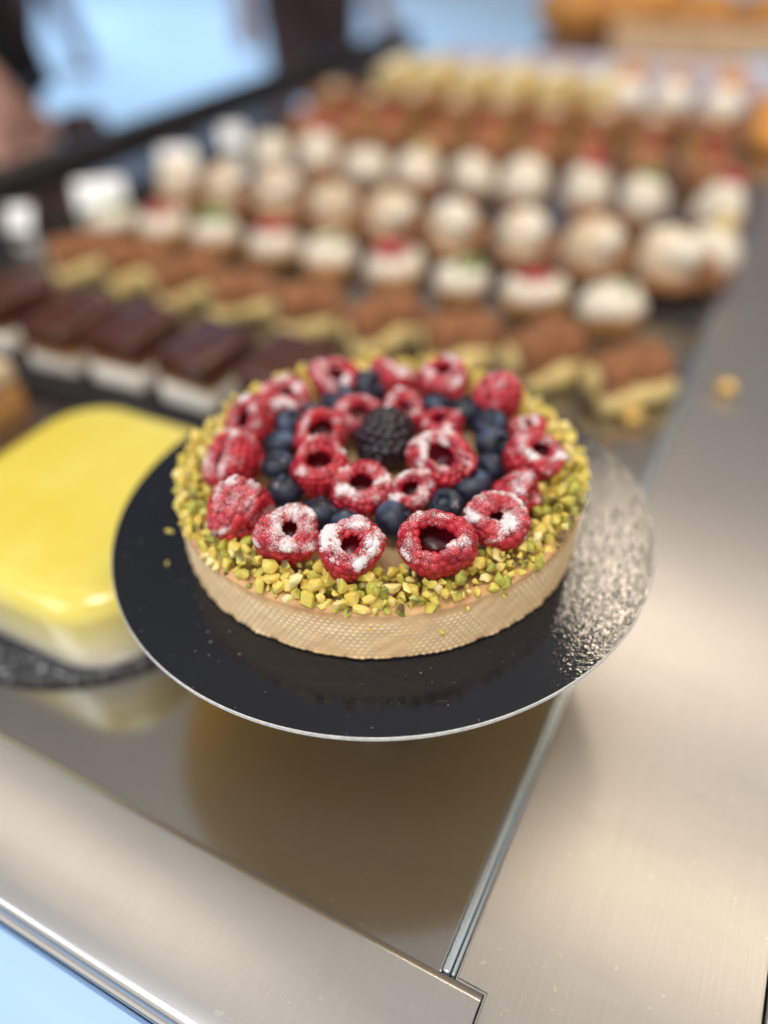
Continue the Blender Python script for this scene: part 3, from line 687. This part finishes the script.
# brown tartlets and cakes behind
p = thing('chocolate_tartlet', '-', 'pastry')
link('shell', lathe('shell', [(.014, 0), (.018, .010), (.0185, .014), (.0165, .014)], 40), MAT['cocoa'], p)
link('chocolate_cream', lathe('chocolate_cream', [(.0165, .012), (.017, .017), (.012, .023), (.0003, .026)], 32, lambda a, i: 1+.05*math.sin(5*a+i)), MAT['brown'], p)
link('berry', lathe('berry', [(.0005, .023), (.006, .025), (.0065, .031), (.0003, .035)], 16), MAT['redjam'], p)
for k in range(9): place(p, k == 0, 53.0, -36+4.75*k, ORD[k]+' from the left of the chocolate tartlets with a red berry', 'chocolate tartlets in the sixth row')
p = thing('brown_cake', '-', 'pastry')
link('sponge', rbox('sponge', .036, .050, .020, .003, 3), MAT['sponge'], p); link('dark_icing', rbox('dark_icing', .037, .051, .009, .003, 3, .0195), MAT['cocoa'], p); link('cream_dot', lathe('cream_dot', [(.009, .028), (.010, .032), (.0003, .038)], 20), MAT['beige'], p)
for k in range(9): place(p, k == 0, 62.0, -38+4.8*k, ORD[k]+' from the left of the brown iced cakes with a cream dot', 'brown cakes in the seventh row')
p = thing('lemon_square', '-', 'pastry')
link('biscuit', rbox('biscuit', .040, .055, .014, .002, 2), MAT['sponge'], p); link('lemon_cream', rbox('lemon_cream', .040, .055, .026, .008, 3, .0138), MAT['custard'], p)
link('white_stripe', rbox('white_stripe', .014, .05, .006, .002, 2, .0385), MAT['white'], p)
for k in range(6): place(p, k == 0, 73.0, -35.5+4.6*k, ORD[k]+' from the left of the yellow lemon cream squares', 'lemon squares in the last row')
p = thing('orange_cup', '-', 'dessert')
link('biscuit_cup', lathe('biscuit_cup', [(.014, 0), (.019, .018), (.018, .019)], 32), MAT['sponge'], p); link('cream', lathe('cream', [(.018, .017), (.0195, .025), (.014, .034), (.0003, .037)], 32), MAT['white'], p); link('orange_slice', rbox('orange_slice', .024, .010, .014, .004, 3, .034), MAT['orange'], p, (.002, .008, 0))
for k in range(3): place(p, k == 0, 72.0, -9.5+4.8*k, ORD[k]+' from the left of the white cream cups with an orange slice', 'orange cups at the end of the last row')
p = thing('glazed_bun', '-', 'pastry')
link('bun', lathe('bun', [(.016, 0), (.022, .008), (.020, .020), (.012, .027), (.0003, .029)], 32), MAT['orange'], p)
for k, (u, v) in enumerate([(67, 5.0), (76, 4.6)]): place(p, k == 0, u, v, ['nearer', 'farther'][k]+' of the two orange glazed buns at the right end of the back rows', 'glazed buns')
# added gold beads standing in for blurred glints by the right end of the rows
p = thing('foil_wrapper', '-', 'wrapper')
link('foil', lathe('foil', [(.007, 0), (.011, .006), (.0095, .012), (.0003, .014)], 20, lambda a, i: 1+.12*math.cos(9*a)), MAT['goldfoil'], p)
for k, (u, v) in enumerate([(20.6, 5.2), (16.9, 4.6), (21.3, 8.1)]): place(p, k == 0, u, v, ['gold foil wrapper at the right end of the cocoa rolls', 'gold foil wrapper nearest the tart board', 'gold foil wrapper lying on the steel deck'][k], 'gold foil wrappers', 0, .45, FLOOR+(.0012 if k == 2 else .0002))
# blank white cards along the rail
CARDS = [(23.0, -43.2, .026, .030, 0), (30.0, -41.2, .052, .034, .25), (39.6, -41.0, .042, .036, .2), (48.6, -41.6, .030, .032, .1), (61.0, -40.6, .030, .030, .1), (67.5, -39.0, .028, .028, 0)]
for k, (u, v, w, h, rz) in enumerate(CARDS):
    o = thing('card_stand', ORD[k]+' from the left of the small blank white cards standing along the black rail', 'card', P(u, v), 0, 'white cards along the rail')
    o.rotation_euler = (0, 0, rz)
    c = link('card', rbox('card', w*.74, .0012, h*.74, .0004, 2, .001), MAT['cardwhite'] if k < 4 else MAT['paleblue'], o); c.rotation_euler = (R(-42), 0, 0)
    link('foot', rbox('foot', w*.6, .016, .003, .001), MAT['blackmetal'], o)
# pale paper strip and card behind the last row
o = link('paper_strip', rbox('paper_strip', .44, .012, .030, .003), MAT['lavender'], None, P(88, -14), (0, 0, -TH)); setp(o, 'long pale lavender paper strip standing behind the last row of pastries', 'paper strip')
o = link('paper_card', rbox('paper_card', .05, .006, .030, .002), MAT['paleblue'], None, P(92, 1.5), (0, 0, -TH)); setp(o, 'pale blue card standing at the right end behind the pastries', 'card')
# bread stand
bs = thing('bread_stand', 'wooden bread stand with pale front board behind the steel counter at the right', 'stand', P(122, -3, GROUND), -TH)
zt = FLOOR-GROUND-.01
link('board', rbox('board', .56, .28, .02, .004, 2, zt), MAT['darkwood'], bs)
link('front_board', rbox('front_board', .46, .02, .05, .004, 2, zt+.0002), MAT['wood'], bs, (.06, -.152, 0))
link('shelf', rbox('shelf', .44, .10, .014, .003, 2, zt+.085), MAT['wood'], bs, (.08, .06, 0))
for sx in (-.25, .26):
    for sy in (-.12, .12): link('leg', rbox('leg', .03, .03, zt-.001, .003), MAT['darkwood'], bs, (sx, sy, 0))
for sx in (-.12, .28): link('bracket', rbox('bracket', .012, .08, .0645, .002, 2, zt+.0202), MAT['darkwood'], bs, (sx, .06, 0))
p = thing('bread_loaf', '-', 'bread')
link('crust', lathe('crust', [(.0003, -.055), (.016, -.050), (.030, -.030), (.034, 0), (.030, .030), (.016, .050), (.0003, .055)], 32, lambda a, i: 1+.05*math.sin(4*a+i)), MAT['bread'], p, (0, 0, .031), (0, R(90), 0))
LO = [(114, -28, 0), (121, -27, 0), (115, -19.5, .5), (122, -19, .3), (116, -10, .2), (117, 0, .1), (116, 11, 0)]
LL = ['front left golden loaf on the bread stand', 'golden loaf behind the front left one on the bread stand', 'golden loaf tilted beside the front left one', 'golden loaf at the middle back of the bread stand', 'golden loaf half behind the pale front board', 'golden loaf at the centre of the stand behind the front board', 'golden loaf at the right end of the bread stand']
for k, (u, v, rz) in enumerate(LO): place(p, k == 0, u, v, LL[k], 'loaves on the bread stand', rz, 1, GROUND+zt+.0205)
pd = thing('bread_loaf', '-', 'bread')
link('crust', pd_me := lathe('crust', [(.0003, -.075), (.016, -.068), (.028, -.040), (.031, 0), (.028, .040), (.016, .068), (.0003, .075)], 32), MAT['darkbread'], pd, (0, 0, .028), (0, R(90), 0))
for k, v in enumerate([-6, 6, 16]): place(pd, k == 0, 128, v, ['left', 'middle', 'right'][k]+' dark crusted loaf on the upper shelf of the bread stand', 'loaves on the bread stand', 0, 1, GROUND+zt+.0995)

# ------------------------------------------------------------------ people
def skinned(name, joints, edges, m, parent, sub=1):
    keys = list(joints); ix = {k: i for i, k in enumerate(keys)}
    me = bpy.data.meshes.new(name); me.from_pydata([joints[k][0] for k in keys], [(ix[a], ix[b]) for a, b in edges], []); me.update()
    o = link(name, me, m, parent)
    md = o.modifiers.new('skin', 'SKIN'); md.use_smooth_shade = True
    for i, k in enumerate(keys):
        s = me.skin_vertices[0].data[i]; r = joints[k][1]; s.radius = r if isinstance(r, tuple) else (r, r); s.use_root = (i == 0)
    sd = o.modifiers.new('sub', 'SUBSURF'); sd.levels = sd.render_levels = sub; return o
def person(label, loc, rz, coat, trouser, armR, armL, cuff=None, coat_len=.80, stride=.10):
    p = thing('person', label, 'person', loc, rz)
    J = {'pelvis': ((0, 0, .95), (.15, .105)), 'waist': ((0, 0, 1.10), (.135, .10)), 'chest': ((0, .0, 1.30), (.165, .11)), 'neckb': ((0, 0, 1.44), (.07, .065)), 'neck': ((0, .01, 1.50), .052), 'head1': ((0, .03, 1.58), (.070, .082)), 'head2': ((0, .03, 1.68), (.076, .092)), 'crown': ((0, .02, 1.75), (.05, .06)), 'nose': ((0, .13, 1.60), .014)}
    E = [('pelvis', 'waist'), ('waist', 'chest'), ('chest', 'neckb'), ('neckb', 'neck'), ('neck', 'head1'), ('head1', 'head2'), ('head2', 'crown'), ('head1', 'nose')]
    for s, nm, arm in ((1, 'R', armR), (-1, 'L', armL)):
        J['hip'+nm] = ((s*.09, 0, .90), .088); J['knee'+nm] = ((s*.10, .03+s*stride*.5, .50), .058); J['ank'+nm] = ((s*.10, s*stride, .09), .040); J['toe'+nm] = ((s*.11, .14+s*stride, .035), .035)
        E += [('pelvis', 'hip'+nm), ('hip'+nm, 'knee'+nm), ('knee'+nm, 'ank'+nm), ('ank'+nm, 'toe'+nm)]
        el, wr, hd = [Vector(q) for q in arm]
        J['sh'+nm] = ((s*.18, 0, 1.39), .055); J['el'+nm] = (tuple(el), .042); J['wr'+nm] = (tuple(wr), .028); J['palm'+nm] = (tuple(hd), (.040, .018))
        E += [('neckb', 'sh'+nm), ('sh'+nm, 'el'+nm), ('el'+nm, 'wr'+nm), ('wr'+nm, 'palm'+nm)]
        d = (hd-wr).normalized(); sd = d.cross(Vector((0, 0, 1))); sd = sd.normalized() if sd.length > .1 else Vector((0, 1, 0))
        for f in range(4):
            off = sd*(-.027+.018*f); ln = [.062, .072, .068, .05][f]
            J['fa%s%d' % (nm, f)] = (tuple(hd+off+d*.03), .0095); J['fb%s%d' % (nm, f)] = (tuple(hd+off+d*(.03+ln*.55)+Vector((0, 0, -.006))), .0085); J['fc%s%d' % (nm, f)] = (tuple(hd+off+d*(.03+ln)+Vector((0, 0, -.022))), .0075)
            E += [('palm'+nm, 'fa%s%d' % (nm, f)), ('fa%s%d' % (nm, f), 'fb%s%d' % (nm, f)), ('fb%s%d' % (nm, f), 'fc%s%d' % (nm, f))]
        J['ta'+nm] = (tuple(hd-sd*.042*s+d*.005), .011); J['tb'+nm] = (tuple(hd-sd*.056*s+d*.038), .009); E += [('palm'+nm, 'ta'+nm), ('ta'+nm, 'tb'+nm)]
    skinned('body', J, E, MAT['skin'], p)
    K = {'pelvis': ((0, 0, coat_len), (.19, .14)), 'waist': ((0, 0, 1.08), (.165, .125)), 'chest': ((0, 0, 1.30), (.19, .135)), 'col': ((0, 0, 1.45), (.085, .08))}
    F_ = [('pelvis', 'waist'), ('waist', 'chest'), ('chest', 'col')]
    for s, nm, arm in ((1, 'R', armR), (-1, 'L', armL)):
        el, wr, hd = [Vector(q) for q in arm]; K['sh'+nm] = ((s*.185, 0, 1.38), .075); K['el'+nm] = (tuple(el), .062); K['wr'+nm] = (tuple(el.lerp(wr, .86)), .046)
        F_ += [('chest', 'sh'+nm), ('sh'+nm, 'el'+nm), ('el'+nm, 'wr'+nm)]
    skinned('jacket', K, F_, coat, p)
    T_ = {'pelvis': ((0, 0, .96), (.165, .12))}; G_ = []
    for s, nm in ((1, 'R'), (-1, 'L')):
        T_['hip'+nm] = ((s*.095, 0, .88), .108); T_['knee'+nm] = ((s*.10, .03+s*stride*.5, .50), .080); T_['ank'+nm] = ((s*.10, s*stride, .10), .062)
        G_ += [('pelvis', 'hip'+nm), ('hip'+nm, 'knee'+nm), ('knee'+nm, 'ank'+nm)]
    skinned('trousers', T_, G_, trouser, p)
    for s in (1, -1):
        sh = skinned('shoe', {'a': ((s*.10, s*stride-.03, .05), .05), 'b': ((s*.11, s*stride+.16, .04), .042)}, [('a', 'b')], MAT['blackmetal'], p)
    skinned('hair', {'a': ((0, -.03, 1.60), (.07, .05)), 'b': ((0, -.01, 1.70), (.088, .09)), 'c': ((0, .02, 1.765), (.06, .075))}, [('a', 'b'), ('b', 'c')], MAT['hair'], p)
    if cuff:
        el, wr, hd = [Vector(q) for q in armR]; skinned('shirt_cuff', {'a': (tuple(el.lerp(wr, .84)), .054), 'b': (tuple(el.lerp(wr, .98)), .046)}, [('a', 'b')], cuff, p)
    return p
down = lambda s: ((s*.24, -.02, 1.12), (s*.25, .04, .88), (s*.25, .06, .80))
# person 1 faces the counter: local +y looks along V
pl = Vector((-.63, .80, GROUND)); rz1 = math.atan2(V.y, V.x)-math.pi/2
hand = Matrix.Rotation(-rz1, 4, 'Z') @ (Vector((-.315, .52, FLOOR+.062))-pl)
sh = Vector((.18, 0, 1.39)); wr = hand + (sh-hand).normalized()*.07+Vector((0, 0, .02)); el = (sh+wr)/2+Vector((.10, -.06, -.05))
person('person in a dark navy jacket with a blue cuff, hand on the black rail', pl, rz1, MAT['navy'], MAT['navy'], (el, wr, hand), down(-1), MAT['bluecloth'])
bg = thing('shoulder_bag', 'plum brown bag hanging beside the person in the dark navy jacket', 'bag', (-.385, .945, -.40), .3)
link('pouch', rbox('pouch', .065, .05, .32, .018, 4), MAT['plum'], bg); link('strap', tube('strap', [(-.03, 0, .35), (-.06, -.03, .55), (-.14, -.07, .80)], .012, 10), MAT['plum'], bg)
person('person in a plum brown coat standing far off behind the end of the rail', (-.20, 3.0, GROUND), R(200), MAT['plum'], MAT['plum'], down(1), down(-1), None, .62)
person('distant person with dark trousers walking on the pale pavement', (-2.35, 6.6, GROUND), R(100), MAT['navy'], MAT['plum'], down(1), down(-1), None, .80, .22)

# ------------------------------------------------------------------ light
w = bpy.data.worlds.new('World'); bpy.context.scene.world = w; w.use_nodes = True
N, L = w.node_tree.nodes, w.node_tree.links; bgn = N['Background']
tc = N.new('ShaderNodeTexCoord'); sx = N.new('ShaderNodeSeparateXYZ'); L.new(tc.outputs['Generated'], sx.inputs[0])
elev = ramp(N, L, sx.outputs[2], [(0., (.16, .15, .17)), (.46, (.17, .16, .175)), (.60, (.50, .455, .40)), (.86, (.62, .57, .51)), (1, (.55, .53, .50))])
side = math_(N, L, 'ADD', math_(N, L, 'MULTIPLY', sx.outputs[0], -.6), math_(N, L, 'MULTIPLY', sx.outputs[1], .7))
blue = ramp(N, L, side, [(.35, (0, 0, 0)), (.8, (1, 1, 1))])
fr = ramp(N, L, math_(N, L, 'MULTIPLY', sx.outputs[1], -1.), [(.1, (0, 0, 0)), (.6, (1, 1, 1))])
sky_ = mixc(N, L, math_(N, L, 'MULTIPLY', blue, .8), elev, ramp(N, L, sx.outputs[2], [(.0, (.20, .28, .42)), (.38, (.34, .48, .72)), (.60, (.05, .07, .115)), (.78, (.30, .30, .32))]))
L.new(mixc(N, L, fr, sky_, (1.30, 1.20, 1.08)), bgn.inputs[0]); bgn.inputs[1].default_value = .85
def area(name, loc, target, sx_, sy_, power, col, up=None):
    l = bpy.data.lights.new(name, 'AREA'); l.shape = 'RECTANGLE'; l.size = sx_; l.size_y = sy_; l.energy = power; l.color = col
    o = bpy.data.objects.new(name, l); C.objects.link(o); o.location = loc
    d = (Vector(target)-Vector(loc)).normalized(); z = -d
    x = Vector(up) if up else Vector((0, 0, 1)).cross(z); x = (x-z*x.dot(z)).normalized(); y = z.cross(x)
    o.rotation_euler = Matrix((x, y, z)).transposed().to_euler(); return o
az, el_ = R(28), R(43); D = 1.1
area('warm_lamp', (D*math.sin(az)*math.cos(el_), D*math.cos(az)*math.cos(el_), D*math.sin(el_)), (0, 0, 0), .09, .08, 1.75, (1., .84, .64))
area('street_daylight', (-3.0, 6.5, 4.2), (-4.4, 9.0, GROUND), 8, 8, 300, (.64, .82, 1.)).data.spread = R(76)
s2 = P(47.5, 40, .925); area('warm_strip', s2, s2-Vector((0, 0, 1)), .85, .06, 2.6, (1., .83, .60), V)
s1 = P(9, -72, .925); area('warm_strip', s1, s1-Vector((0, 0, 1)), .85, .06, .5, (1., .83, .60), V)
area('daylight_above', (-.10, -.30, 1.2), (0, .0, 0), .45, .36, 6.5, (.93, .97, 1.))
area('daylight_left', (-1.1, -.50, 1.0), (-.1, 0, 0), .8, .8, 7.5, (.86, .93, 1.))

# ------------------------------------------------------------------ camera
cam = bpy.data.cameras.new('Camera'); co = bpy.data.objects.new('Camera', cam); C.objects.link(co)
pt, rl_ = R(39.798), R(-1.981); cp, sp = math.cos(pt), math.sin(pt); c, s = math.cos(rl_), math.sin(rl_)
rt = Vector((1, 0, 0)); up = Vector((0, sp, cp)); fw = Vector((0, cp, -sp))
X = rt*c+up*s; Y = up*c-rt*s
co.rotation_euler = Matrix((X, Y, -fw)).transposed().to_euler(); co.location = camp
cam.sensor_fit = 'VERTICAL'; cam.sensor_height = 34.62; cam.lens = 26; cam.clip_start = .01; cam.clip_end = 300
cam.dof.use_dof = True; cam.dof.focus_distance = .181; cam.dof.aperture_fstop = 2.6; cam.dof.aperture_blades = 0
sc = bpy.context.scene; sc.camera = co
sc.view_settings.view_transform = 'Standard'; sc.view_settings.look = 'None'; sc.view_settings.exposure = .06; sc.view_settings.gamma = 1
sc.cycles.use_denoising = True; sc.cycles.max_bounces = 10; sc.cycles.sample_clamp_indirect = 6; sc.cycles.caustics_reflective = True
